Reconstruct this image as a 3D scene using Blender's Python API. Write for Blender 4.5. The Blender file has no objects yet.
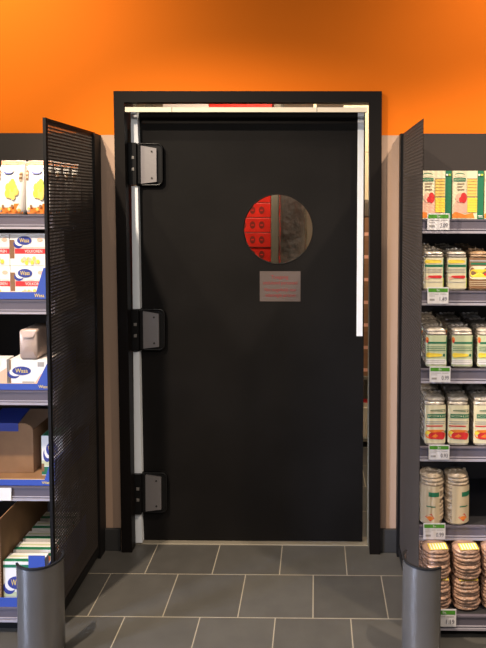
import bpy, math, random
import numpy as np
from mathutils import Vector, Matrix

SC = bpy.context.scene
COL = SC.collection
PI = math.pi

# ------------------------------------------------------------------ camera
FPX, CX, CY = 656.894, 309.1, 232.68
yaw, pitch, roll = [math.radians(a) for a in (-.582, 2.948, .128)]
fw = Vector((math.sin(yaw)*math.cos(pitch), math.cos(yaw)*math.cos(pitch), -math.sin(pitch)))
rt = Vector((math.cos(yaw), -math.sin(yaw), 0)); up = rt.cross(fw)
rt2 = rt*math.cos(roll) + up*math.sin(roll); up2 = -rt*math.sin(roll) + up*math.cos(roll)
cam_d = bpy.data.cameras.new('camera'); cam = bpy.data.objects.new('camera', cam_d); COL.objects.link(cam)
cam_d.sensor_fit = 'VERTICAL'; cam_d.sensor_height = 24; cam_d.sensor_width = 18
cam_d.lens = FPX/648*24
cam_d.shift_x = (243-CX)/648; cam_d.shift_y = (CY-324)/648
cam_d.clip_start = .05; cam_d.clip_end = 100
m3 = Matrix((rt2, up2, -fw)).transposed()
cam.matrix_world = Matrix.Translation((.0179, -3.0347, 1.6664)) @ m3.to_4x4()
SC.camera = cam

# ------------------------------------------------------------------ light
world = bpy.data.worlds.new('world'); SC.world = world; world.use_nodes = True
world.node_tree.nodes['Background'].inputs[0].default_value = (1.0, .93, .86, 1)
world.node_tree.nodes['Background'].inputs[1].default_value = .17
SC.view_settings.view_transform = 'Standard'; SC.view_settings.look = 'None'
SC.view_settings.gamma = 1; SC.view_settings.use_curve_mapping = False
SC.view_settings.exposure = 0.0

def spot(name, loc, target, power, size, color, radius=.04, blend=.9):
    d = bpy.data.lights.new(name, 'SPOT'); d.energy = power; d.spot_size = math.radians(size)
    d.spot_blend = blend; d.color = color; d.shadow_soft_size = radius
    o = bpy.data.objects.new(name, d); COL.objects.link(o); o.location = loc
    o.rotation_euler = (Vector(target)-Vector(loc)).to_track_quat('-Z', 'Y').to_euler()
    return o
def area(name, loc, target, power, sx, sy, color):
    d = bpy.data.lights.new(name, 'AREA'); d.energy = power; d.shape = 'RECTANGLE'; d.size = sx; d.size_y = sy
    d.color = color
    o = bpy.data.objects.new(name, d); COL.objects.link(o); o.location = loc
    o.rotation_euler = (Vector(target)-Vector(loc)).to_track_quat('-Z', 'Y').to_euler()
    return o
WARM = (1, .83, .65)
spot('ceiling_spot', (-1.45, -1.75, 3.3), (.05, -.25, .35), 500, 66, WARM, blend=.75)
spot('ceiling_spot', (1.35, -1.45, 3.3), (.80, -.35, .95), 300, 62, WARM, blend=.8)
spot('ceiling_spot', (-1.75, -1.0, 3.2), (-1.55, 0, 2.2), 120, 105, (1, .88, .62))
spot('ceiling_spot', (1.25, -.8, 3.2), (1.1, 0, 2.1), 62, 105, WARM)
area('shop_fill_light', (-.3, -3.6, 3.4), (-.3, -1.2, 0), 46, 3.0, .5, (1, .94, .88))  # added soft fill behind the camera for the shop's general light
bl = area('bumper_band_light', (-3.3, -2.3, .9), (-.3, -.9, .3), 20, .35, 1.5, (.58, .70, 1)); bl.data.spread = math.radians(50)  # added cool strip light, no real window; makes the bands on the bumpers
area('storeroom_ceiling_light', (.0, .65, 2.78), (.0, 1.0, 0), 46, 1.6, .6, (1, .88, .68))

# ------------------------------------------------------------------ materials
MATS = {}
def mat(name, col, rough=.6, metal=0., bump=0., bscale=40., var=0., vscale=6., coat=0., spec=.5):
    if name in MATS: return MATS[name]
    m = bpy.data.materials.new(name); m.use_nodes = True; MATS[name] = m
    nt = m.node_tree; b = nt.nodes['Principled BSDF']
    b.inputs['Base Color'].default_value = (*col, 1); b.inputs['Roughness'].default_value = rough
    b.inputs['Metallic'].default_value = metal; b.inputs['Coat Weight'].default_value = coat
    b.inputs['Specular IOR Level'].default_value = spec
    tc = nt.nodes.new('ShaderNodeTexCoord')
    if bump:
        n = nt.nodes.new('ShaderNodeTexNoise'); n.inputs['Scale'].default_value = bscale; n.inputs['Detail'].default_value = 4
        nt.links.new(tc.outputs['Object'], n.inputs['Vector'])
        bp = nt.nodes.new('ShaderNodeBump'); bp.inputs['Strength'].default_value = bump; bp.inputs['Distance'].default_value = .01
        nt.links.new(n.outputs['Fac'], bp.inputs['Height']); nt.links.new(bp.outputs['Normal'], b.inputs['Normal'])
    if var:
        n2 = nt.nodes.new('ShaderNodeTexNoise'); n2.inputs['Scale'].default_value = vscale; n2.inputs['Detail'].default_value = 5
        nt.links.new(tc.outputs['Object'], n2.inputs['Vector'])
        r = nt.nodes.new('ShaderNodeValToRGB')
        r.color_ramp.elements[0].position = .3; r.color_ramp.elements[1].position = .7
        r.color_ramp.elements[0].color = (*[c*(1-var) for c in col], 1)
        r.color_ramp.elements[1].color = (*[min(1, c*(1+var)) for c in col], 1)
        nt.links.new(n2.outputs['Fac'], r.inputs['Fac']); nt.links.new(r.outputs['Color'], b.inputs['Base Color'])
    return m

ORANGE = mat('orange_paint', (.80, .172, .005), .75, bump=.05, bscale=120, spec=.15)
BEIGE = mat('beige_paint', (.50, .33, .23), .6, bump=.05, bscale=120)
GREYW = mat('storeroom_paint', (.55, .50, .40), .7, bump=.04)
PLINTH = mat('dark_grey_tile', (.042, .040, .039), .5, var=.15, bump=.05, spec=.3)
FRAME = mat('black_brown_metal', (.007, .0052, .0045), .5, spec=.12)
DOORM = mat('black_rubber_panel', (.0080, .0070, .0066), .62, bump=.06, bscale=25, var=.2, vscale=3, spec=.10)
RACK = mat('anthracite_metal', (.008, .007, .007), .5, var=.1, spec=.2)
RACKBACK = mat('grey_brown_backing', (.034, .027, .025), .6, spec=.25)
MESHM = mat('grey_perforated_metal', (.050, .040, .034), .55, spec=.25)
SHELFM = mat('dark_shelf_metal', (.03, .028, .03), .45)
RAILM = mat('grey_price_rail', (.115, .10, .125), .35)
RAILL = mat('clear_rail_lip', (.36, .33, .37), .35)
WHITEP = mat('white_plastic', (.82, .84, .87), .5)
CREAM = mat('cream_paint', (.80, .70, .55), .5)
STEEL = mat('brushed_steel', (.36, .33, .33), .38, .7, bump=.03, bscale=90)
BUMPM = mat('satin_grey_metal', (.30, .285, .275), .25, .8, bump=.03, bscale=200, var=.06)
BUMPR = mat('black_edge_rubber', (.012, .012, .014), .4)
HINGEB = mat('black_hinge_plastic', (.006, .0055, .0055), .4, spec=.3)
SCREWM = mat('screw_grey', (.22, .20, .18), .5, .3)
DARKSCR = mat('dark_screw', (.05, .045, .04), .5, .6)
SILL = mat('threshold_strip', (.19, .165, .125), .5, var=.1)
NOTICE = mat('grey_notice', (.095, .073, .067), .6, spec=.25)
NOTICER = mat('red_lettering', (.20, .016, .018), .6)
RED = mat('red_film', (.72, .03, .018), .3, bump=.15, bscale=60, var=.15, vscale=15)
DRED = mat('dark_red_print', (.20, .02, .012), .5)
WRAP = mat('stretch_wrap', (.11, .105, .10), .14, bump=1, bscale=22, var=.25, coat=.6)
GREYG = mat('grey_green_metal', (.20, .19, .15), .5)
KRAFT = mat('brown_cardboard', (.24, .125, .055), .8, var=.12, vscale=12)
KRAFTE = mat('cardboard_edge', (.75, .52, .25), .8)
BLUE = mat('blue_card', (.035, .075, .36), .55)
PWHITE = mat('white_card', (.80, .76, .72), .5)
PGREY = mat('grey_print', (.35, .32, .30), .6)
PYEL = mat('yellow_print', (.85, .62, .06), .5)
PGOLD = mat('golden_print', (.80, .52, .12), .5)
PORA = mat('orange_print', (.80, .22, .03), .5)
PRED = mat('red_print', (.65, .03, .03), .5)
PPINK = mat('pink_print', (.78, .45, .32), .5)
PGRN = mat('dark_green_print', (.015, .16, .075), .5)
PLIME = mat('lime_print', (.45, .55, .06), .5)
PBRN = mat('brown_print', (.22, .11, .05), .6)
PNAVY = mat('navy_print', (.03, .045, .25), .5)
PCREAM = mat('cream_label', (.74, .66, .44), .5)
PSAND = mat('sand_label', (.60, .47, .30), .55)
PSAGE = mat('pale_green_label', (.55, .58, .35), .5)
CAKE = mat('puffed_rice', (.50, .38, .26), .35, bump=.6, bscale=90, var=.25, vscale=40, coat=.5)
CAKEW = mat('silvery_wrapped_rice', (.60, .52, .43), .22, .3, bump=.7, bscale=70, var=.35, vscale=45, coat=.6)
CHOC = mat('brown_cake', (.40, .235, .16), .25, bump=1, bscale=70, var=.5, vscale=35, coat=.8)
FOIL = mat('matt_foil', (.62, .47, .40), .38, .4, bump=.4, bscale=22, var=.15)
DFILM = mat('dark_film', (.10, .08, .07), .3, bump=.4, bscale=30)
TAGW = mat('white_paper_tag', (.72, .68, .68), .5)
TAGG = mat('green_paper_tag', (.07, .27, .02), .5)
INK = mat('grey_ink', (.10, .09, .12), .6)
BOTTLE = mat('milky_plastic', (.70, .66, .52), .4)
# glass
GLASS = bpy.data.materials.new('clear_window'); GLASS.use_nodes = True
gb = GLASS.node_tree.nodes['Principled BSDF']; gb.inputs['Transmission Weight'].default_value = 1
gb.inputs['Roughness'].default_value = .02; gb.inputs['IOR'].default_value = 1.12
gb.inputs['Base Color'].default_value = (.86, .86, .84, 1)

# floor tiles
def floor_mat():
    m = bpy.data.materials.new('grey_floor_tiles'); m.use_nodes = True; nt = m.node_tree; N = nt.nodes; L = nt.links
    b = N['Principled BSDF']
    geo = N.new('ShaderNodeTexCoord'); sep = N.new('ShaderNodeSeparateXYZ'); L.new(geo.outputs['Object'], sep.inputs[0])
    def mt(op, a, bb=None):
        n = N.new('ShaderNodeMath'); n.operation = op
        for i, v in enumerate((a, bb)):
            if v is None: continue
            if isinstance(v, (int, float)): n.inputs[i].default_value = v
            else: L.new(v, n.inputs[i])
        return n.outputs[0]
    T = .3
    v = mt('DIVIDE', mt('ADD', sep.outputs[1], .2033), T)
    row = mt('FLOOR', v)
    par = mt('MODULO', mt('ADD', row, 101), 2)
    u = mt('ADD', mt('DIVIDE', mt('SUBTRACT', sep.outputs[0], .0109), T), mt('MULTIPLY', par, .5))
    fu = mt('FRACT', mt('ADD', u, 100)); fv = mt('FRACT', mt('ADD', v, 100))
    du = mt('MINIMUM', fu, mt('SUBTRACT', 1, fu)); dv = mt('MINIMUM', fv, mt('SUBTRACT', 1, fv))
    d = mt('MULTIPLY', mt('MINIMUM', du, dv), T)
    g = mt('LESS_THAN', d, .0021)
    n = N.new('ShaderNodeTexNoise'); n.inputs['Scale'].default_value = 9; n.inputs['Detail'].default_value = 8
    L.new(geo.outputs['Object'], n.inputs['Vector'])
    wn = N.new('ShaderNodeTexWhiteNoise'); wn.noise_dimensions = '2D'
    cb = N.new('ShaderNodeCombineXYZ'); L.new(mt('FLOOR', mt('ADD', u, 100)), cb.inputs[0]); L.new(row, cb.inputs[1])
    L.new(cb.outputs[0], wn.inputs['Vector'])
    fac = mt('ADD', mt('MULTIPLY', n.outputs['Fac'], .7), mt('MULTIPLY', wn.outputs['Value'], .3))
    r = N.new('ShaderNodeValToRGB'); L.new(fac, r.inputs[0])
    r.color_ramp.elements[0].position = .25; r.color_ramp.elements[1].position = .75
    r.color_ramp.elements[0].color = (.060, .056, .050, 1); r.color_ramp.elements[1].color = (.090, .084, .075, 1)
    mx = N.new('ShaderNodeMix'); mx.data_type = 'RGBA'; L.new(g, mx.inputs[0]); L.new(r.outputs[0], mx.inputs[6])
    mx.inputs[7].default_value = (.33, .29, .22, 1); L.new(mx.outputs[2], b.inputs['Base Color'])
    b.inputs['Roughness'].default_value = .42
    bp = N.new('ShaderNodeBump'); bp.inputs['Strength'].default_value = .08; L.new(n.outputs['Fac'], bp.inputs['Height'])
    L.new(bp.outputs[0], b.inputs['Normal'])
    return m

# ------------------------------------------------------------------ mesh builder
_txt = {}
def text_mesh(s):
    if s in _txt: return _txt[s]
    cu = bpy.data.curves.new('t', 'FONT'); cu.body = s; cu.size = 1; cu.resolution_u = 3
    o = bpy.data.objects.new('t', cu); COL.objects.link(o)
    bpy.context.view_layer.update()
    me = bpy.data.meshes.new_from_object(o.evaluated_get(bpy.context.evaluated_depsgraph_get()))
    vs = [(v.co.x, v.co.y) for v in me.vertices]; fs = [tuple(p.vertices) for p in me.polygons]
    bpy.data.objects.remove(o); bpy.data.curves.remove(cu); bpy.data.meshes.remove(me)
    xs = [v[0] for v in vs]; ys = [v[1] for v in vs]
    vs = [((x-min(xs))/(max(xs)-min(xs)), (y-min(ys))/(max(ys)-min(ys))) for x, y in vs]
    _txt[s] = (vs, fs); return _txt[s]

class MB:
    def __init__(s): s.v = []; s.f = []; s.mi = []; s.ms = []; s.sm = []
    def m(s, m):
        if m not in s.ms: s.ms.append(m)
        return s.ms.index(m)
    def add(s, vs, fs, m, smooth=False):
        o = len(s.v); k = s.m(m); s.v += [tuple(v) for v in vs]
        for f in fs: s.f.append(tuple(i+o for i in f)); s.mi.append(k); s.sm.append(smooth)
    def box(s, x0, x1, y0, y1, z0, z1, m):
        vs = [(x, y, z) for x in (x0, x1) for y in (y0, y1) for z in (z0, z1)]
        s.add(vs, [(0,1,3,2),(4,6,7,5),(0,4,5,1),(2,3,7,6),(0,2,6,4),(1,5,7,3)], m)
    def prism(s, pts, axis, a, b, m, smooth=False):
        # pts: 2D outline; axis 'y': pts are (x,z) ; 'z': (x,y) ; 'x': (y,z)
        def P(p, t): return {'y': (p[0], t, p[1]), 'z': (p[0], p[1], t), 'x': (t, p[0], p[1])}[axis]
        n = len(pts); vs = [P(p, a) for p in pts] + [P(p, b) for p in pts]
        fs = [tuple(range(n)), tuple(range(2*n-1, n-1, -1))]
        s.add(vs, fs, m); s.add(vs, [(i, i+n, (i+1)%n+n, (i+1)%n) for i in range(n)], m, smooth)
    def cyl(s, c, r, h, axis, m, n=16):
        pts = [(r*math.cos(2*PI*i/n), r*math.sin(2*PI*i/n)) for i in range(n)]
        if axis == 'z': s.prism([(c[0]+p[0], c[1]+p[1]) for p in pts], 'z', c[2], c[2]+h, m, True)
        if axis == 'y': s.prism([(c[0]+p[0], c[2]+p[1]) for p in pts], 'y', c[1], c[1]+h, m, True)
    def build(s, name, parent=None, bevel=0, seg=2):
        me = bpy.data.meshes.new(name); me.from_pydata(s.v, [], s.f)
        for m in s.ms: me.materials.append(m)
        me.polygons.foreach_set('material_index', s.mi); me.polygons.foreach_set('use_smooth', s.sm)
        import bmesh
        if len(s.f) < 6000:
            bm = bmesh.new(); bm.from_mesh(me); bmesh.ops.recalc_face_normals(bm, faces=bm.faces); bm.to_mesh(me); bm.free()
        o = bpy.data.objects.new(name, me); COL.objects.link(o)
        if parent is not None: o.parent = parent
        if bevel:
            md = o.modifiers.new('bevel', 'BEVEL'); md.width = bevel; md.segments = seg; md.limit_method = 'ANGLE'
        return o

def art_on(mb, surf, items):
    """items drawn on a patch. surf(u,v,off)->point; u,v in 0..1. later items sit higher."""
    off = .0006
    for it in items:
        k, m = it[0], it[1]
        if k == 'r':
            u0, u1, v0, v1 = it[2:6]; n = max(1, int(abs(u1-u0)*12))
            vs = [surf(u0+(u1-u0)*i/n, v, off) for i in range(n+1) for v in (v0, v1)]
            mb.add(vs, [(2*i, 2*i+2, 2*i+3, 2*i+1) for i in range(n)], m)
        elif k == 'p':
            mb.add([surf(u, v, off) for u, v in it[2]], [tuple(range(len(it[2])))], m)
        elif k == 'e':
            cu_, cv_, ru, rv = it[2:6]; rot = it[6] if len(it) > 6 else 0; n = 20
            vs = [surf(cu_, cv_, off)]
            for i in range(n):
                a = 2*PI*i/n; x = math.cos(a); y = math.sin(a)
                vs.append(surf(cu_+ru*(x*math.cos(rot)-y*math.sin(rot)), cv_+rv*(x*math.sin(rot)+y*math.cos(rot)), off))
            mb.add(vs, [(0, i+1, (i+1) % n+1) for i in range(n)], m)
        elif k == 't':
            s_, u0, u1, v0, v1 = it[2:7]; vs, fs = text_mesh(s_)
            mb.add([surf(u0+(u1-u0)*x, v0+(v1-v0)*y, off) for x, y in vs], fs, m)
        off += .00012

def flat_surf(x0, x1, y, z0, z1):
    return lambda u, v, off: (x0+(x1-x0)*u, y-off, z0+(z1-z0)*v)

# ------------------------------------------------------------------ thing helpers
def tag(o, label, cat, group=None, kind=None):
    if label: o['label'] = label
    if cat: o['category'] = cat
    if group: o['group'] = group
    if kind: o['kind'] = kind
    return o
def thing(name, label, cat, loc=(0, 0, 0), rz=0, group=None):
    o = bpy.data.objects.new(name, None); COL.objects.link(o); o.empty_display_size = .05
    o.location = loc; o.rotation_euler = (0, 0, rz); return tag(o, label, cat, group)
def struct(o): o['kind'] = 'structure'; return o
def copy_tree(o, parent=None):
    c = o.copy(); COL.objects.link(c)
    if parent is not None: c.parent = parent
    for ch in [x for x in bpy.data.objects if x.parent == o]: copy_tree(ch, c)
    return c
_used = set()
def place(proto, loc, label, group, rz=0):
    o = proto if proto.name not in _used else copy_tree(proto)
    _used.add(proto.name); _used.add(o.name)
    o.location = loc; o.rotation_euler = (0, 0, rz); o['label'] = label; o['group'] = group
    return o

# ------------------------------------------------------------------ setting
b = MB(); b.box(-2.6, 2.2, -4.5, 3.2, -.05, 0, floor_mat()); struct(b.build('floor'))
OX0, OX1, OZ = -.895, .31, 2.15
b = MB(); ZB = 1.958
for (x0, x1) in ((-2.6, OX0), (OX1, 2.2)):
    b.box(x0, x1, 0, .12, 0, ZB, BEIGE); b.box(x0, x1, 0, .12, ZB, OZ, ORANGE)
b.box(-2.6, 2.2, 0, .12, OZ, 3.6, ORANGE)
struct(b.build('wall_back'))
b = MB(); b.box(-.99, -.903, -.016, 0, 0, .105, PLINTH); struct(b.build('baseboard_left', bevel=.002))
b = MB(); b.box(.318, .415, -.016, 0, 0, .112, PLINTH); struct(b.build('baseboard_right', bevel=.002))
b = MB(); b.box(-.87, .29, .049, .125, 0, .003, SILL); b.box(-.87, .29, .044, .049, 0, .0035, mat('grout_line', (.33, .29, .22), .8)); struct(b.build('trim_3'))
# frame
b = MB()
b.prism([(-.9035, 2.154), (.3155, 2.154), (.3245, 0), (.275, 0), (.2605, 2.104), (-.856, 2.104), (-.843, 0), (-.893, 0)], 'y', -.03, .03, FRAME)
struct(b.build('trim_1', bevel=.002))
b = MB()
b.box(-.893, -.856, .03, .12, 0, 2.15, FRAME); b.box(.272, .309, .03, .12, 0, 2.15, GREYG)
struct(b.build('trim_2'))
b = MB(); b.box(-.852, .250, -.028, -.012, 2.0600, 2.0815, CREAM); b.box(-.64, -.637, -.0285, -.028, 2.0600, 2.0815, GREYG); b.box(.02, .023, -.0285, -.028, 2.0600, 2.0815, GREYG)
struct(b.build('trim_4'))
# store room
b = MB(); b.box(-2.6, 2.2, 3.1, 3.2, 0, 2.85, GREYW); struct(b.build('wall_storeroom_back'))
b = MB(); b.box(-2.6, -2.5, .12, 3.1, 0, 2.85, GREYW); struct(b.build('wall_storeroom_left'))
b = MB(); b.box(2.1, 2.2, .12, 3.1, 0, 2.85, GREYW); struct(b.build('wall_storeroom_right'))
b = MB(); b.box(-2.6, 2.2, .12, 3.2, 2.85, 2.9, GREYW); struct(b.build('ceiling'))

# ------------------------------------------------------------------ door
DY = .075
door = thing('door_1', None, None, (0, 0, 0)); struct(door)
PC = (-.161, 1.522); PR = .1665
def ring_panel(x0, x1, z0, z1, y0, y1, c, r, m):
    angs = sorted([2*PI*i/64 for i in range(64)] + [math.atan2(z-c[1], x-c[0]) % (2*PI) for x in (x0, x1) for z in (z0, z1)])
    inn, out = [], []
    for a in angs:
        dx, dz = math.cos(a), math.sin(a); inn.append((c[0]+r*dx, c[1]+r*dz)); t = 1e9
        if abs(dx) > 1e-9: t = min(t, ((x1 if dx > 0 else x0)-c[0])/dx)
        if abs(dz) > 1e-9: t = min(t, ((z1 if dz > 0 else z0)-c[1])/dz)
        out.append((c[0]+t*dx, c[1]+t*dz))
    n = len(angs); vs = []
    for y in (y0, y1):
        vs += [(p[0], y, p[1]) for p in inn] + [(p[0], y, p[1]) for p in out]
    fs = []
    for i in range(n):
        j = (i+1) % n
        fs += [(i, j, n+j, n+i), (2*n+i, 3*n+i, 3*n+j, 2*n+j), (i, 2*n+i, 2*n+j, j), (n+i, n+j, 3*n+j, 3*n+i)]
    b = MB(); b.add(vs, fs, m); return b
ring_panel(-.830, .2485, .008, 2.072, DY, DY+.035, PC, PR, DOORM).build('door_panel', door)
b = MB(); n = 64
vs = []; 
for y, r in ((DY-.001, PR-.003), (DY-.001, PR+.0015), (DY+.001, PR+.002), (DY+.036, PR-.003)):
    vs += [(PC[0]+r*math.cos(2*PI*i/n), y, PC[1]+r*math.sin(2*PI*i/n)) for i in range(n)]
fs = []
for k in range(4):
    k2 = (k+1) % 4
    for i in range(n): fs.append((k*n+i, k*n+(i+1) % n, k2*n+(i+1) % n, k2*n+i))
b.add(vs, fs, DOORM, True); b.build('window_rim', door)
b = MB(); b.cyl((PC[0], DY+.006, PC[1]), PR-.002, .004, 'y', GLASS, 64); b.build('window_pane', door)
# white edge strips
b = MB(); b.box(.2135, .2425, DY-.006, DY, 1.013, 2.072, WHITEP); b.build('edge_strip', door, bevel=.001)['label'] = 'short white strip on upper latch edge'
for z0, z1 in ((.010, .150), (.350, .940), (1.145, 1.724), (1.924, 2.070)):
    b = MB(); x = lambda z: -.848+(z)*.0015
    b.prism([(x(z0), z0), (x(z0)+.034, z0), (x(z1)+.029, z1), (x(z1), z1)], 'y', DY-.035, DY, WHITEP); b.build('edge_strip', door)['label'] = 'white strip along the hinge edge'
# hinges
def rrect(x0, x1, z0, z1, r, n=6, left=False):
    pts = []
    for cx, cz, a0 in ((x1-r, z1-r, 0), (x0+(r if left else 0), z1-(r if left else 0), 90), (x0+(r if left else 0), z0+(r if left else 0), 180), (x1-r, z0+r, 270)):
        if not left and a0 in (90, 180): pts.append((cx, cz)); continue
        for i in range(n+1):
            a = math.radians(a0+90*i/n); pts.append((cx+r*math.cos(a), cz+r*math.sin(a)))
    return pts
for zc in (1.828, 1.046, .254):
    sx = .012-(zc-1.04)*.004
    h = MB()
    h.prism(rrect(-.835+sx, -.709+sx, zc-.101, zc+.097, .028), 'y', DY-.016, DY, HINGEB)
    h.prism([(-.880+sx, zc-.098), (-.828+sx, zc-.098), (-.828+sx, zc+.098), (-.880+sx, zc+.098)], 'y', DY-.05, DY+.0, HINGEB)
    h.box(-.828+sx, -.812+sx, DY-.035, DY, zc-.094, zc+.094, HINGEB)
    # raised outer lip
    o_ = rrect(-.830+sx, -.709+sx, zc-.101, zc+.097, .028); i_ = rrect(-.830+sx, -.715+sx, zc-.095, zc+.091, .023)
    vs = [(p[0], DY-.024, p[1]) for p in o_] + [(p[0], DY-.024, p[1]) for p in i_] + [(p[0], DY-.01, p[1]) for p in o_] + [(p[0], DY-.01, p[1]) for p in i_]
    n = len(o_)
    h.add(vs, [f for i in range(n) for j in ((i+1) % n,) for f in ((i, j, n+j, n+i), (i, 2*n+i, 2*n+j, j), (n+i, n+j, 3*n+j, 3*n+i))], HINGEB)
    hg = h.build('hinge', door, bevel=.003)
    p = MB(); p.prism([(-.826+sx, zc-.094), (-.738+sx, zc-.083), (-.738+sx, zc+.073), (-.824+sx, zc+.088)], 'y', DY-.029, DY-.012, STEEL)
    p.build('hinge_plate', hg, bevel=.002)['label'] = 'brushed steel cover plate'
    for dx, dz in ((-.816, .07), (-.760, .058), (-.816, -.074), (-.760, -.066)):
        q = MB(); q.cyl((dx+sx, DY-.0315, zc+dz), .0045, .003, 'y', DARKSCR, 10); q.build('screw', hg)
    for dz in (.028, -.026):
        q = MB(); q.box(-.850+sx, -.836+sx, DY-.053, DY-.049, zc+dz-.007, zc+dz+.007, SCREWM); q.build('knuckle_bolt', hg, bevel=.001)

b = MB(); b.box(-.248, -.054, DY-.0022, DY-.0002, 1.178, 1.322, NOTICE)
S = flat_surf(-.248, -.054, DY-.0022, 1.178, 1.322)
art_on(b, S, [('t', NOTICER, 'Toegang', .28, .70, .72, .87), ('t', NOTICER, 'uitsluitend personeel', .08, .92, .53, .68),
              ('t', NOTICER, 'Niet toegankelijk voor', .12, .90, .30, .45), ('t', NOTICER, 'onbevoegde personen', .14, .88, .12, .27)])
tag(b.build('notice_sign'), 'small grey notice with four lines of red lettering below the round door window', 'sign')

# ------------------------------------------------------------------ store room contents
YR = 1.6
rk = thing('storage_rack', 'grey steel storage rack seen through round door window, holding red cartons', 'rack', (0, YR, 0))
b = MB()
for z in (.10, 1.05, 2.27):
    b = MB(); b.box(-1.25, -.277, 0, .5, z-.03, z, GREYG); b.build('shelf_board', rk)
for x in (-1.30, -.276):
    for y in (0, .46):
        b = MB(); b.box(x, x+.046, y, y+.04, 0, 2.6, GREYG); b.build('upright', rk)
carton = MB(); cw, ch = .30, .096
carton.box(0, cw, 0, .42, 0, ch, RED)
items = []
for i in range(4):
    items += [('e', DRED, .2+.2*i, .52, .06, .26), ('r', RED, .17+.2*i, .23+.2*i, .48, .56)]
items += [('r', DRED, .0, 1, .0, .04)]
art_on(carton, flat_surf(0, cw, 0, 0, ch), items)
cp = tag(carton.build('drink_carton', bevel=.002), 'x', 'carton')
zz = 1.05
words = ['lowest', 'second lowest', 'third lowest', 'middle', 'third highest', 'second highest', 'highest']
k = 0
for r in range(7):
    for cxi, x in enumerate((-.580, -.890)):
        place(cp, (x, YR+.01+random.Random(r).uniform(0, .01), zz+.001), 'red film-wrapped drink carton on the storeroom rack, %s of its stack, %s stack' % (['lowest', 'second lowest', 'third lowest', 'middle', 'third highest', 'second highest', 'topmost'][r], ['right', 'left'][cxi]), 'red cartons on the storeroom rack')
    zz += ch+.002
b = MB(); b.box(-.735, -.292, YR+.01, YR+.4, 2.272, 2.40, RED); tag(b.build('storage_box', bevel=.003), 'long red box on top board of storeroom rack, showing above the door', 'box')
b = MB(); b.box(-1.06, -.738, YR+.01, YR+.4, 2.272, 2.40, PWHITE)
tag(b.build('storage_box', bevel=.003), 'white box on top board of storeroom rack, left of the red carton', 'box')
# low cartons
place(cp, (-.56, YR-.13, 1.05), 'x', 'x')  # replaced below
last = [o for o in bpy.data.objects if o.get('label') == 'x' and o.get('group') == 'x'][0]
bpy.data.objects.remove(last)
# wrapped pallet
pw = thing('wrapped_pallet', 'tall dark load in shiny stretch wrap behind the right half of round window', 'pallet', (0, .87, 0))
b = MB(); rr = random.Random(4); n = 28; pts = []
for i in range(n):
    a = 2*PI*i/n; c, s_ = math.cos(a), math.sin(a)
    pts.append((-.118+.078*math.copysign(abs(c)**.3, c), .35+.33*math.copysign(abs(s_)**.3, s_)))
zs = [.14+i*.09 for i in range(19)]
vs = [(p[0]+rr.uniform(-.005, .005), p[1]+rr.uniform(-.016, .016), z) for z in zs for p in pts]
fs = [(k*n+i, k*n+(i+1) % n, (k+1)*n+(i+1) % n, (k+1)*n+i) for k in range(len(zs)-1) for i in range(n)]
fs += [tuple(range(n)), tuple(range((len(zs)-1)*n, len(zs)*n))]
b.add(vs, fs, WRAP, True); b.build('wrapped_load', pw)
b = MB()
for y in (0, .28, .56):
    b.box(-.197, -.028, y, y+.1, 0, .10, KRAFT)
for x in (-.197, -.1425, -.088): b.box(x, x+.06, 0, .7, .10, .125, KRAFT)
b.build('pallet_base', pw)
# right rack
rr2 = thing('storage_rack', 'storeroom rack of brown cartons seen through the gap right of the door', 'rack', (0, 1.3, 0))
b = MB()
for z in (.06, .48, 1.66):
    b = MB(); b.box(.02, 1.0, 0, .5, z-.02, z, GREYG); b.build('shelf_board', rr2)
for x in (-.0, 1.0):
    b = MB(); b.box(x, x+.02, 0, .5, 0, 2.35, PCREAM); b.build('side_frame', rr2)
bc = MB(); bc.box(0, .22, 0, .36, 0, .15, KRAFT); art_on(bc, flat_surf(0, .22, 0, 0, .15), [('r', PBRN, 0, 1, .45, .55), ('r', PPINK, .3, .75, .2, .35), ('r', PRED, .1, .25, .6, .85)])
bcp = tag(bc.build('cardboard_box', bevel=.002), 'x', 'box')
for r in range(7):
    for c in range(2):
        place(bcp, (.245+c*.24, 1.32, .481+r*.152), 'brown printed cardboard box beyond the gap right of the door, %s from bottom, %s stack' % (['first', 'second', 'third', 'fourth', 'fifth', 'sixth', 'seventh'][r], ['near', 'far'][c]), 'brown boxes on the storeroom rack')
bt = MB(); bt.cyl((0, 0, 0), .035, .20, 'z', BOTTLE, 14); bt.cyl((0, 0, .2), .022, .03, 'z', BOTTLE, 14)
btp = thing('plastic_bottle', 'x', 'bottle'); bt.build('bottle_body', btp); bt = MB(); bt.cyl((0, 0, .229), .018, .02, 'z', PRED, 12); bt.build('cap', btp)
for i in range(2):
    b = MB(); b.box(.20, .70, 1.31, 1.72, 1.661+.31*i, 1.661+.31*i+.308, PCREAM)  # added pale boxes, their cream stands in for the bright lit area beyond
    tag(b.build('storage_box', bevel=.003), 'pale box standing in for bright light above brown cartons, right of the door, %s' % ['lower one', 'upper one'][i], 'box')
for i in range(4):
    place(btp, (.06+.1*i, 1.36, .061), 'pale plastic bottle on bottom board of right storeroom rack, %s from left' % ['first', 'second', 'third', 'fourth'][i], 'bottles on the storeroom rack')

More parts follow.
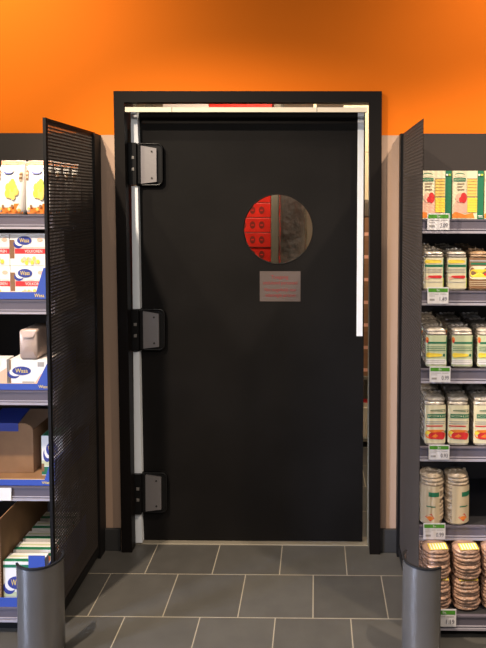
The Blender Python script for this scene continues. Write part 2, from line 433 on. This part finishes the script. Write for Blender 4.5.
# ------------------------------------------------------------------ gondola racks
def perf(name, parent, x, y0, y1, z0, z1, m, border=.018, pitch=.013, hole=.0074, th=.0015):
    ny = int((y1-y0-2*border)/pitch); nz = int((z1-z0-2*border)/pitch)
    py = (y1-y0-2*border)/ny; pz = (z1-z0-2*border)/nz
    def grid(a0, a1, n, p):
        g = [a0]
        for i in range(n):
            c = a0+border+(i+.5)*p; g += [c-hole/2, c+hole/2]
        return g+[a1]
    gy = grid(y0, y1, ny, py); gz = grid(z0, z1, nz, pz); NY, NZ = len(gy), len(gz)
    vs = [(x+s, a, c) for s in (-th/2, th/2) for c in gz for a in gy]; O = NY*NZ
    fs = []
    for k in range(NZ-1):
        for i in range(NY-1):
            q = (k*NY+i, k*NY+i+1, (k+1)*NY+i+1, (k+1)*NY+i)
            if i % 2 == 1 and k % 2 == 1:
                for a in range(4): fs.append((q[a], q[(a+1) % 4], q[(a+1) % 4]+O, q[a]+O))
            else: fs.append(q); fs.append(tuple(v+O for v in reversed(q)))
    b = MB(); b.add(vs, fs, m); return b.build(name, parent)

def gondola(name_label, side, xp, x_far, shelf_z, back_z0):
    """side=+1: rack extends to +x from its end panel at xp; -1: to -x"""
    g = thing('store_rack', name_label, 'rack', (0, 0, 0))
    lo, hi = min(xp, x_far), max(xp, x_far); i0, i1 = (xp+.012, x_far) if side > 0 else (x_far, xp-.012)
    perf('end_panel', g, xp, -.602, -.055, .06, 1.962, MESHM, border=.018 if side < 0 else .006)['label'] = 'perforated metal end panel'
    b = MB()
    if side < 0:
        b.box(xp-.004, xp+.007, -.606, -.590, .02, 1.964, RACK); b.box(xp-.004, xp+.003, -.590, -.05, 1.950, 1.964, RACK)
    b.box(xp-.006, xp+.006, -.594, -.05, .02, .06, RACK)
    b.build('panel_frame', g)
    b = MB(); b.box(xp-.012, xp+.012 if side > 0 else xp+.0, -.05, -.001, 0, 1.962, RACK); b.build('upright', g)
    if side < 0:
        b = MB(); b.box(xp+.0005, xp+.012, -.085, -.001, .0, 1.958, RACK); b.build('upright', g)
    b = MB(); b.box(x_far-.02, x_far+.02, -.05, -.001, 0, 1.962, RACK); b.build('upright', g)
    b = MB(); b.box(i0, i1, -.045, -.02, .08, 1.962, RACKBACK); b.build('back_panel', g)
    for k, (z, yf) in enumerate(shelf_z):
        s = MB(); s.box(i0, i1, yf+.012, -.046, z-.028, z-.003, SHELFM)
        if k == 0:
            for q in range(30): s.box(i0+q*(i1-i0)/30, i0+q*(i1-i0)/30+.004, yf+.02, -.06, z-.003, z-.0015, SHELFM)
        so = s.build('shelf', g, bevel=.001)
        r = MB(); r.box(i0, i1, yf, yf+.012, z-.055, z, RAILM); r.box(i0, i1, yf-.005, yf, z-.055, z-.046, RAILL); r.box(i0, i1, yf-.003, yf, z-.006, z, RAILM)
        r.box(i0, i1, yf-.0035, yf, z-.041, z-.038, RAILL)
        r.build('price_rail', so)
    b = MB(); z, yf = shelf_z[-1]
    b.box(i0, i1, yf+.035, yf+.05, 0, z-.03, RACK); b.build('kick_plate', g)
    return g
ZL = [1.602, 1.270, .910, .525]; ZR = [1.590, 1.311, 1.005, .695, .378]
YF = -.5; YB = -.615
gl = gondola('black store rack of crispbread left of the black door, with perforated end panel', -1, -.986, -1.9, [(z, YF) for z in ZL]+[(.105, YB)], 0)
gr = gondola('black store rack of rice cakes right of the black door, with perforated end panel', 1, .412, 1.3, [(z, YF) for z in ZR]+[(.088, YB)], 0)

# ------------------------------------------------------------------ end bumpers
def bumper(label, c, r, a0, a1):
    t = thing('rack_bumper', label, 'bumper', (c[0], c[1], 0))
    n = 28; A = [math.radians(a0+(a1-a0)*i/n) for i in range(n+1)]
    out = [(r*math.cos(a), r*math.sin(a)) for a in A]; inn = [((r-.004)*math.cos(a), (r-.004)*math.sin(a)) for a in reversed(A)]
    b = MB(); b.prism(out+inn, 'z', .004, .357, BUMPM, True); b.build('curved_plate', t)
    out = [((r+.002)*math.cos(a), (r+.002)*math.sin(a)) for a in A]; inn = [((r-.006)*math.cos(a), (r-.006)*math.sin(a)) for a in reversed(A)]
    b = MB(); b.prism(out+inn, 'z', .354, .361, BUMPR, True); b.build('rim_edging', t)
    b = MB(); b.box(-.01, .01, -r+.006, .04, .004, .03, RACK); b.build('floor_bracket', t)
    return t
bumper('curved grey metal bumper at the foot of the left rack end panel', (-.984, -.712), .081, -150, 34)
bumper('curved grey metal bumper at the foot of the right rack end panel', (.421, -.692), .081, 142, 305)

# ------------------------------------------------------------------ price tags
def XR(px, Y=-.5): return .458+(px-430)/259. if Y == -.5 else .476+(px-430)/271.
def XL(px): return -1.036+(px-45)/259.
tags = [(427, 449, 1.548, 1.612, '2.09', YF, 'first shelf from the top'), (428, 449, 1.263, 1.327, '1.49', YF, 'second shelf from the top'),
        (431, 452, .955, 1.017, '0.99', YF, 'third shelf from the top'), (431, 452, .648, .707, '0.93', YF, 'fourth shelf from the top'),
        (426.5, 449, .328, .393, '0.99', YF, 'fifth shelf from the top'), (430, 453.5, .050, .118, '1.19', YB, 'base shelf, half behind the bumper')]
for px0, px1, z0, z1, pr, yf, w in tags:
    x0, x1 = (XR(px0), XR(px1)) if yf == YF else (.462, .553)
    b = MB(); b.box(x0, x1, yf-.0075, yf-.0062, z0, z1, TAGW)
    art_on(b, flat_surf(x0, x1, yf-.0075, z0, z1), [('r', TAGG, .04, .96, .70, .93), ('t', TAGW, 'Bio', .44, .58, .755, .885), ('r', PGREY, .08, .55, .57, .60), ('r', PGREY, .6, .9, .57, .60),
        ('r', PGREY, .08, .36, .46, .485), ('r', PGREY, .10, .34, .18, .30), ('t', INK, pr, .58, .92, .16, .42)])
    tag(b.build('price_tag'), 'white and green price tag on the right rack, %s' % w, 'price tag', 'price tags on the right rack')
b = MB(); b.box(-1.26, XL(7), YF-.0075, YF-.0062, .472, .523, PWHITE)
tag(b.build('price_tag'), 'plain white paper tag at left end of the left rack fourth shelf rail', 'price tag')

# ------------------------------------------------------------------ products: generators
def sup(a, hx, hy, e):
    c, s_ = math.cos(a), math.sin(a)
    return hx*math.copysign(abs(c)**(2/e), c), hy*math.copysign(abs(s_)**(2/e), s_)
def stack_body(b, w, d, h, e, nsl, m, seed, groove=.07, n=40, jit=.003, crimp=True):
    rr = random.Random(seed); rings = []
    for k in range(nsl):
        jx, jy = rr.uniform(-jit, jit), rr.uniform(-jit, jit); sc = 1+rr.uniform(-.02, .02)
        z0 = h*k/nsl; dz = h/nsl
        for t, g in ((.04, groove), (.25, 0), (.75, 0), (.96, groove)):
            rings.append((z0+dz*t, (1-g)*sc, jx, jy))
    rings.insert(0, (0, .8, 0, 0)); rings.append((h+.002, .85, 0, 0)); rings.append((h+.006, .45, 0, 0))
    vs = []
    for z, s_, jx, jy in rings:
        for i in range(n):
            x, y = sup(2*PI*i/n, w/2, d/2, e)
            vs.append((x*s_+jx+rr.uniform(-.0007, .0007), y*s_+jy+rr.uniform(-.0007, .0007), z+rr.uniform(-.0006, .0006)))
    fs = [(k*n+i, k*n+(i+1) % n, (k+1)*n+(i+1) % n, (k+1)*n+i) for k in range(len(rings)-1) for i in range(n)]
    fs += [tuple(range(n)), tuple(range((len(rings)-1)*n, len(rings)*n))]
    b.add(vs, fs, m, True)
    if crimp:
        vs = []
        for i in range(13):
            x = -w*.42+w*.84*i/12
            vs += [(x, .012*math.sin(i*2.1), h+.004), (x+rr.uniform(-.003, .003), .004*math.cos(i*1.7), h+.011+rr.uniform(-.003, .003))]
        b.add(vs, [(2*i, 2*i+2, 2*i+3, 2*i+1) for i in range(12)], m, True)
def wrap_surf(w, d, e, a0, a1, z0, z1):
    def f(u, v, off):
        a = math.radians(a0+(a1-a0)*u); x, y = sup(a, w/2+.0038+off, d/2+.0038+off, e); return (x, y, z0+(z1-z0)*v)
    return f
def label_patch(b, sf, m):
    n = 14; vs = [sf(i/n, v, 0) for i in range(n+1) for v in (0, 1)]
    b.add(vs, [(2*i, 2*i+2, 2*i+3, 2*i+1) for i in range(n)], m, True)
def wrapped_pack(name, w, d, h, e, nsl, body, lab, base, items, seed, a0=215, a1=325, zr=(.06, .86)):
    t = thing(name, 'x', 'food pack')
    b = MB(); stack_body(b, w, d, h, e, nsl, body, seed); b.build('wrapped_slices', t)
    sf = wrap_surf(w, d, e, a0, a1, h*zr[0], h*zr[1])
    l = MB(); label_patch(l, sf, base); art_on(l, sf, items); l.build('pack_label', t)['label'] = lab
    return t

def lines(m, u0, u1, vs): return [('r', m, u0, u1-.06*(i % 2), v, v+.018) for i, v in enumerate(vs)]
# --- right rack
def cracker_box():
    t = thing('cracker_box', 'x', 'food box'); w, d, h = .120, .055, .186
    b = MB(); b.box(-w/2, w/2, 0, d, 0, h, PCREAM)
    it = [('r', PGRN, .80, 1, 0, 1), ('p', PPINK, [(.04, .12), (.55, .12), (.5, .42), (.22, .50), (.05, .30)]), ('p', PORA, [(0, .02), (.72, .02), (.66, .13), (.4, .09), (.1, .15), (0, .1)]),
          ('e', PGRN, .23, .92, .16, .035), ('e', PCREAM, .23, .90, .17, .035), ('r', PGRN, .03, .42, .78, .85), ('t', PCREAM, 'BIOLOGISCH', .06, .39, .80, .83)]
    it += lines(PBRN, .15, .38, (.72, .66, .60))
    it += [('e', PPINK, .26, .44, .16, .10), ('e', PRED, .36, .44, .10, .11), ('e', PRED, .27, .40, .06, .06), ('r', PGOLD, .47, .78, .47, .83), ('r', PYEL, .48, .79, .14, .44), ('r', PBRN, .46, .80, .45, .465), ('r', PBRN, .46, .79, .825, .84)]
    for k in range(5): it += [('r', PBRN, .48, .78, .52+.065*k, .527+.065*k), ('r', PGOLD, .49, .79, .18+.055*k, .187+.055*k)]
    it += [('e', PWHITE, .845, .915, .035, .022), ('e', PLIME, .93, .915, .045, .022), ('r', PWHITE, .82, .96, .06, .075), ('r', PWHITE, .84, .98, .035, .045)]
    art_on(b, flat_surf(-w/2, w/2, 0, 0, h), it); b.build('carton_body', t, bevel=0)
    return t
RROW = ['front row', 'second row', 'third row', 'fourth row']
cb_ = cracker_box()
for r in range(4):
    for c, x in enumerate((.482, .606, .730)):
        if r and c == 2: continue
        place(cb_, (x, -.485+r*.058, 1.590), 'cream and green cracker box, right rack top shelf, %s column, %s' % (['leftmost', 'middle', 'right edge'][c], RROW[r]), 'cracker boxes on the right rack top shelf')
GA = [('r', PGRN, .80, 1, .35, .98), ('r', PLIME, .82, 1, .05, .33), ('r', PGRN, .15, .75, .70, .78), ('e', PYEL, .4, .88, .25, .06)] + lines(PGREY, .15, .7, (.62, .57, .52)) + [('e', PRED, .55, .38, .13, .05), ('e', PPINK, .35, .34, .14, .05), ('r', PGREY, .1, .75, .2, .22)]
GB = [('r', PGRN, .84, 1, .15, .95), ('e', PORA, .2, .85, .16, .10), ('e', PRED, .25, .80, .09, .05), ('r', PGRN, .30, .80, .73, .79)] + lines(PGRN, .2, .75, (.62, .56, .50)) + [('e', PYEL, .35, .36, .2, .08), ('e', PGRN, .62, .36, .06, .05), ('r', PWHITE, .1, .8, .06, .22)] + lines(PGREY, .15, .7, (.17, .12))
GC = [('r', PGRN, .30, .98, .66, .77), ('t', PCREAM, 'BIOLOGISCH', .36, .94, .69, .74), ('e', PGRN, .65, .86, .22, .03), ('e', PSAND, .65, .845, .22, .03)] + lines(PGREY, .2, .8, (.56, .51)) + [('r', PRED, .2, .62, .44, .47), ('e', PORA, .5, .24, .36, .12), ('e', PRED, .58, .2, .2, .10), ('e', PYEL, .3, .28, .14, .05), ('e', PGRN, .82, .30, .07, .04)]
GD = [('r', PGRN, .42, .95, .72, .84), ('r', PSAND, .3, .8, .50, .54), ('r', PGRN, .35, .75, .44, .47), ('p', PRED, [(.30, .17), (.5, .06), (.70, .15), (.55, .27)]), ('e', PORA, .5, .15, .14, .05)]
shelves = [
    ('crispbread_pack', (.074, .128, .150, 7, 15, CAKEW, 'cream label', PCREAM, GA, 11), 1.311, [.479, .570, .655], 3, 'cream-labelled crispbread pack', 'second shelf'),
    ('crispbread_pack', (.080, .128, .152, 7, 14, CAKEW, 'pale green label', PSAGE, GB, 23), 1.005, [.492, .594, .694], 3, 'pale green labelled crispbread pack', 'third shelf'),
    ('rice_cake_pack', (.082, .128, .190, 6, 12, CAKEW, 'cream label with red tomato', PCREAM, GC, 37), .695, [.488, .586, .684], 3, 'silvery rice cake pack with red tomato label', 'fourth shelf')]
COLN = ['left column', 'middle column', 'right column']
for nm, args, z, xs, nr, desc, sh in shelves:
    p = wrapped_pack(nm, *args)
    if sh == 'second shelf':
        p3 = wrapped_pack(nm, *args[:5], mat('brown_crisp_slices', (.36, .22, .12), .28, bump=.7, bscale=60, var=.4, vscale=30, coat=.6), 'brown label with round cream emblem', PBRN,
            [('r', PGREY, .1, .9, .88, .93), ('r', PGRN, .25, .8, .78, .84), ('e', PCREAM, .5, .52, .42, .22), ('e', PYEL, .5, .50, .30, .13), ('e', PRED, .62, .46, .10, .05)] + lines(PSAND, .15, .85, (.22, .16, .10)), 13)
    d = args[1]
    for r in range(nr):
        for c, x in enumerate(xs):
            rr = random.Random(r*7+c+int(z*10))
            alt = sh == 'second shelf' and c == 2
            place(p3 if alt else p, (x+rr.uniform(-.003, .003)+(.003*r), YF+.018+d/2+r*(d+.010), z-.001), '%s, right rack %s, %s, %s' % ('brown crispbread pack with round cream emblem' if alt else desc, sh, COLN[c], RROW[r]), '%ss on the %s' % (desc, sh), rr.uniform(-.05, .05))
p = wrapped_pack('rice_cake_pack', .092, .092, .200, 2.3, 14, CAKE, 'cream label with red diamond', PSAND, GD, 51, 235, 330, (.05, .80))
place(p, (.484, -.452, .378), 'round rice cake pack on right rack fifth shelf, left of the two', 'round rice cake packs on the fifth shelf', -.5)
place(p, (.584, -.450, .378), 'round rice cake pack on right rack fifth shelf, right of the two, red diamond showing', 'round rice cake packs on the fifth shelf', .12)
# base: brown cakes
def brown_pack():
    t = thing('brown_cake_pack', 'x', 'food pack')
    b = MB(); stack_body(b, .104, .10, .110, 2.4, 8, CHOC, 71, groove=.10, jit=.004, crimp=False); b.build('wrapped_slices', t)
    l = MB()
    vs = [(-.036, -.040, .1155), (.036, -.040, .1155), (.036, .0, .120), (-.036, .0, .120)]
    l.add(vs, [(0, 1, 2, 3)], PYEL)
    for i in range(6):
        x = -.03+i*.011; l.add([(x, -.038, .1164), (x+.005, -.038, .1164), (x+.005, -.004, .1202), (x, -.004, .1202)], [(0, 1, 2, 3)], PWHITE)
    l.build('top_label', t)['label'] = 'yellow and white striped label'
    return t
bp_ = brown_pack()
for r in range(3):
    for c, x in enumerate((.492, .606, .720)):
        for lv in range(2):
            if lv == 1 and c == 2 and r == 0: pass
            hgt = .089+lv*.122
            rr = random.Random(c*5+r*3+lv)
            if lv == 1 and c == 0 and r == 2: continue
            place(bp_, (x+rr.uniform(-.003, .003), YB+.075+r*.108, hgt), 'brown wrapped cake pack, right rack base, %s, %s, %s' % (COLN[c], RROW[r], ['lower pack', 'upper pack'][lv]), 'brown cake packs on the right rack base', rr.uniform(-.15, .15))

# --- left rack
LOGO = lambda cu, cv, s: [('e', PNAVY, cu-.17*s, cv-.10*s, .13*s, .13*s, -.5), ('e', PWHITE, cu-.13*s, cv-.04*s, .13*s, .12*s, -.4), ('e', PNAVY, cu, cv, .20*s, .13*s, .08), ('t', PYEL, 'Wasa', cu-.13*s, cu+.13*s, cv-.055*s, cv+.065*s)]
def pouch():
    t = thing('snack_pouch', 'x', 'food pack'); w, d, h = .102, .085, .212
    b = MB(); n = 40; rings = [(0, .9, .85), (.02, 1, 1), (.10, 1, 1), (.15, .98, .85), (.185, .95, .45), (.2, .93, .14), (h, .94, .05)]
    rr = random.Random(3)
    vs = []
    for z, sx, sy in rings:
        for i in range(n):
            x, y = sup(2*PI*i/n, w/2*sx, d/2*sy, 4.5); vs.append((x+rr.uniform(-.0008, .0008), y+rr.uniform(-.001, .001), z+(rr.uniform(-.002, .002) if z > .19 else 0)))
    fs = [(k*n+i, k*n+(i+1) % n, (k+1)*n+(i+1) % n, (k+1)*n+i) for k in range(len(rings)-1) for i in range(n)]
    fs += [tuple(range(n)), tuple(range((len(rings)-1)*n, len(rings)*n))]
    b.add(vs, fs, PWHITE, True)
    def sf(u, v, off):
        z = v*h
        for (za, _, sa), (zb, _, sb) in zip(rings, rings[1:]):
            if za <= z <= zb: sy = sa+(sb-sa)*(z-za)/(zb-za); break
        return (-w/2*.92+w*.92*u, -d/2*sy*(1-abs(2*u-1)**4.5*.35)-.0018-off, z)
    it = []
    for i in range(10):
        it.append(('r', PORA, i/10, (i+1)/10, .02, .13+.08*math.exp(-((i-7.5)/2.)**2)))
    for v in (.93, .955, .98): it.append(('r', PORA, 0, 1, v, v+.012))
    for k in range(14):
        a = k*2.4; rr_ = .05+.012*k
        it.append(('e', [PYEL, PGOLD, PLIME][k % 3], .60+rr_*math.cos(a), .46+.75*rr_*math.sin(a), .10, .075))
    for k in range(7): it.append(('e', [PGOLD, PBRN, PORA][k % 3], .12+.13*k, .11+.05*math.sin(k*2.), .06, .03))
    it += [('e', PNAVY, .44, .79, .20, .045, .2), ('e', PWHITE, .46, .815, .20, .042, .2), ('t', PNAVY, 'Wasa', .36, .72, .835, .885)]
    for k in range(5): it += [('e', [PBRN, PSAND][k % 2], .05, .66+.035*k, .07, .022), ('e', [PSAND, PBRN][k % 2], .95, .64+.035*k, .06, .02)]
    art_on(b, sf, it); b.build('pouch_body', t); return t
pp = pouch()
LR = ['front row', 'second row', 'third row', 'fourth row']
for r in range(4):
    for c, x in enumerate((-1.068, -1.176, -1.284)):
        if c == 2 and r: continue
        place(pp, (x, YF+.06+r*.092, 1.602), 'white pouch with yellow flower, left rack top shelf, %s, %s' % (['column beside end panel', 'second column', 'left edge column'][c], LR[r]), 'white pouches on the left rack top shelf', random.Random(r+c).uniform(-.04, .04))
def wasa_box(w, d, h, variant):
    t = thing('crispbread_box', 'x', 'food box'); b = MB(); b.box(-w/2, w/2, 0, d, 0, h, PWHITE)
    if variant == 0:
        it = [('r', PBRN, 0, .13, .22, .80), ('r', PRED, .14, 1, .37, .53), ('t', PWHITE, 'VOLKOREN', .42, .92, .405, .495), ('r', PPINK, .12, 1, .56, .575), ('e', PPINK, .86, .80, .08, .06)] + LOGO(.42, .78, 1.05)
        for k in range(9): it.append(('e', [PGOLD, PSAND, PYEL][k % 3], .36+.055*k, .16+.07*math.sin(k*2.3), .05, .07))
    elif variant == 1:
        it = [('p', PPINK, [(.55, .1), (.75, .5), (1, .72), (1, .1)]), ('r', PBRN, .05, 1, .02, .12), ('r', PGREY, .3, .6, .2, .26), ('r', PGREY, .68, .84, .76, .92), ('r', KRAFT, 0, .03, 0, 1)] + LOGO(.29, .62, 1.15)
    else:
        it = [('r', PGRN, 0, 1, .02, .22), ('r', PSAGE, 0, 1, .24, .38), ('r', PBRN, 0, .12, .1, .3)] + LOGO(.5, .66, 1.4)
    art_on(b, flat_surf(-w/2, w/2, 0, 0, h), it)
    if variant == 2: b.box(-w/2+.002, w/2-.002, .002, d-.002, h, h+.0012, PGRN)
    b.build('carton_body', t); return t
bx0 = wasa_box(.138, .066, .127, 0)
for r in range(3):
    for c in range(2):
        for lv in range(2):
            place(bx0, (-1.112-c*.140, YF+.022+r*.068, 1.2735+lv*.1285), 'white crispbread box with red band, left rack second shelf, %s, %s, %s' % (['by end panel', 'left edge'][c], LR[r], ['lower', 'upper'][lv]), 'crispbread boxes with red band')
def tray(label, x0, x1, z, rise_x, rise_h, lip, d, text_px):
    t = thing('display_tray', label, 'tray', (0, 0, z))
    y = YF+.006
    b = MB(); b.box(x0, x1, y, y+d, 0, .0025, KRAFT); b.build('tray_base', t)
    b = MB(); b.prism([(x0, 0), (x1, 0), (x1, rise_h), (x1-.012, rise_h), (rise_x, lip), (x0, lip)], 'y', y, y+.0025, BLUE)
    art_on(b, flat_surf(x1-.07, x1, y, 0, lip), [('t', PYEL, 'Wasa', .3, .85, .35, .8)])
    b.box(x0, rise_x, y+.0026, y+.005, 0, lip+.001, KRAFTE)
    b.build('tray_front', t)
    b = MB(); b.box(x1, x1+.0025, y, y+d, 0, rise_h, BLUE); b.build('tray_side', t)
    b = MB(); b.box(x0, x1, y+d-.0025, y+d, 0, .03, BLUE); b.build('tray_back', t)
    return t
tray('blue card display tray under red-banded crispbread boxes, left rack second shelf', -1.34, XL(46), 1.270, XL(35), .125, .030, .24, 0)
tray('blue card display tray with one white crispbread box, left rack third shelf', -1.34, XL(48.5), .910, XL(34), .112, .027, .26, 0)
tray('nearly empty blue card display tray, left rack fourth shelf', -1.34, XL(50), .525, XL(40), .105, .026, .40, 0)
bx1 = wasa_box(.163, .064, .117, 1)
place(bx1, (XL(26.5), YF+.016, .9135), 'white crispbread box with blue logo, left rack third shelf, front row', 'crispbread boxes with blue logo')
place(bx1, (XL(26.5), YF+.084, .9135), 'white crispbread box with blue logo, left rack third shelf, behind the front box', 'crispbread boxes with blue logo')
place(bx1, (XL(26.5)-.175, YF+.016, .9135), 'white crispbread box with blue logo, left rack third shelf, cut by photo edge', 'crispbread boxes with blue logo')
# foil brick on top
t = thing('foil_brick_pack', 'brown foil brick pack lying on top of the third shelf crispbread box', 'food pack', (XL(25.5), YF+.012, 1.0315))
b = MB(); n = 32; rings = [(0, .92), (.005, 1), (.04, .985), (.08, 1), (.115, .985), (.135, 1), (.141, .93)]; rr = random.Random(8)
vs = []
for (yy, s_) in rings:
    for i in range(n):
        x, z = sup(2*PI*i/n, .036*s_, .060*s_, 8); vs.append((x+rr.uniform(-.001, .001), yy, .060+z+rr.uniform(-.001, .001)))
fs = [(k*n+i, k*n+(i+1) % n, (k+1)*n+(i+1) % n, (k+1)*n+i) for k in range(len(rings)-1) for i in range(n)]
fs += [tuple(range(n)), tuple(range((len(rings)-1)*n, len(rings)*n))]
b.add(vs, fs, FOIL, True); b.build('foil_body', t)
b = MB()   # folded end flaps
b.add([(-.031, -.0015, .114), (.031, -.0015, .114), (.020, -.006, .090), (-.020, -.006, .090)], [(0, 1, 2, 3)], FOIL)
b.build('end_flap', t); b = MB()
b.add([(-.031, -.0015, .008), (.031, -.0015, .008), (.020, -.006, .034), (-.020, -.006, .034)], [(3, 2, 1, 0)], FOIL)
b.build('end_flap', t)
# fourth shelf: small box at the back and big carton
bx2 = wasa_box(.086, .10, .165, 2)
place(bx2, (-1.062, YF+.10, .529), 'green and white crispbread box alone in the fourth shelf tray of left rack', 'green crispbread boxes')
t = thing('cardboard_carton', 'open brown cardboard carton with dark blue flap, left rack fourth shelf', 'carton', (0, 0, .529))
b = MB()
b.prism([(-1.33, 0), (-1.150, 0), (-1.150, .185), (-1.162, .200), (-1.180, .207), (-1.33, .207)], 'y', -.375, -.371, KRAFT)
b.box(-1.150-.003, -1.150, -.371, -.10, 0, .18, KRAFT); b.box(-1.33, -1.150-.003, -.104, -.10, 0, .18, KRAFT)
b.build('carton_wall', t)
b = MB(); b.prism([(-.377, .175), (-.377, .209), (-.26, .235), (-.26, .231), (-.3755, .205), (-.3755, .175)], 'x', -1.33, -1.21, PNAVY); b.build('carton_flap', t)
# base shelf
def tall_pack():
    t = thing('crispbread_box', 'x', 'food box'); b = MB(); w, d, h = .150, .062, .165; b.box(-w/2, w/2, 0, d, 0, h, PWHITE)
    art_on(b, flat_surf(-w/2, w/2, 0, 0, h), [('r', PGRN, 0, 1, .02, .14), ('r', PSAGE, 0, 1, .17, .28), ('r', PGRN, 0, 1, .86, .93), ('e', PORA, .85, .8, .13, .1)] + LOGO(.35, .5, 1.2))
    top = lambda u, v, off: (-w/2+w*u, d*v, h+off)
    art_on(b, top, [('r', PGRN, 0, 1, .02, .35), ('r', PSAGE, .05, .9, .55, .7)])
    b.build('carton_body', t); return t
tp = tall_pack()
for r in range(5):
    for c in range(1):
        place(tp, (-1.103-.160*c, YB+.02+r*.085, .109), 'white and green crispbread box, left rack base shelf, beside end panel, %s' % ((LR+['fifth row'])[r]), 'crispbread boxes on the left rack base')
t = thing('display_tray', 'blue card tray around green crispbread boxes on left rack base shelf', 'tray', (0, 0, .105))
b = MB(); b.box(-1.34, -1.012, YB+.004, YB+.0065, 0, .036, BLUE); b.box(-1.075, -1.012, YB+.0075, YB+.01, 0, .20, BLUE); b.build('tray_front', t)
b = MB(); b.box(-1.34, -1.012, YB+.011, YB+.45, 0, .003, KRAFT); b.build('tray_base', t)
b = MB(); b.box(-1.0115, -1.009, YB+.004, YB+.45, 0, .15, BLUE); b.build('tray_side', t)
b = MB(); b.box(-1.1865, -1.183, YB+.011, YB+.45, 0, .34, KRAFT); b.build('cardboard_divider', t)
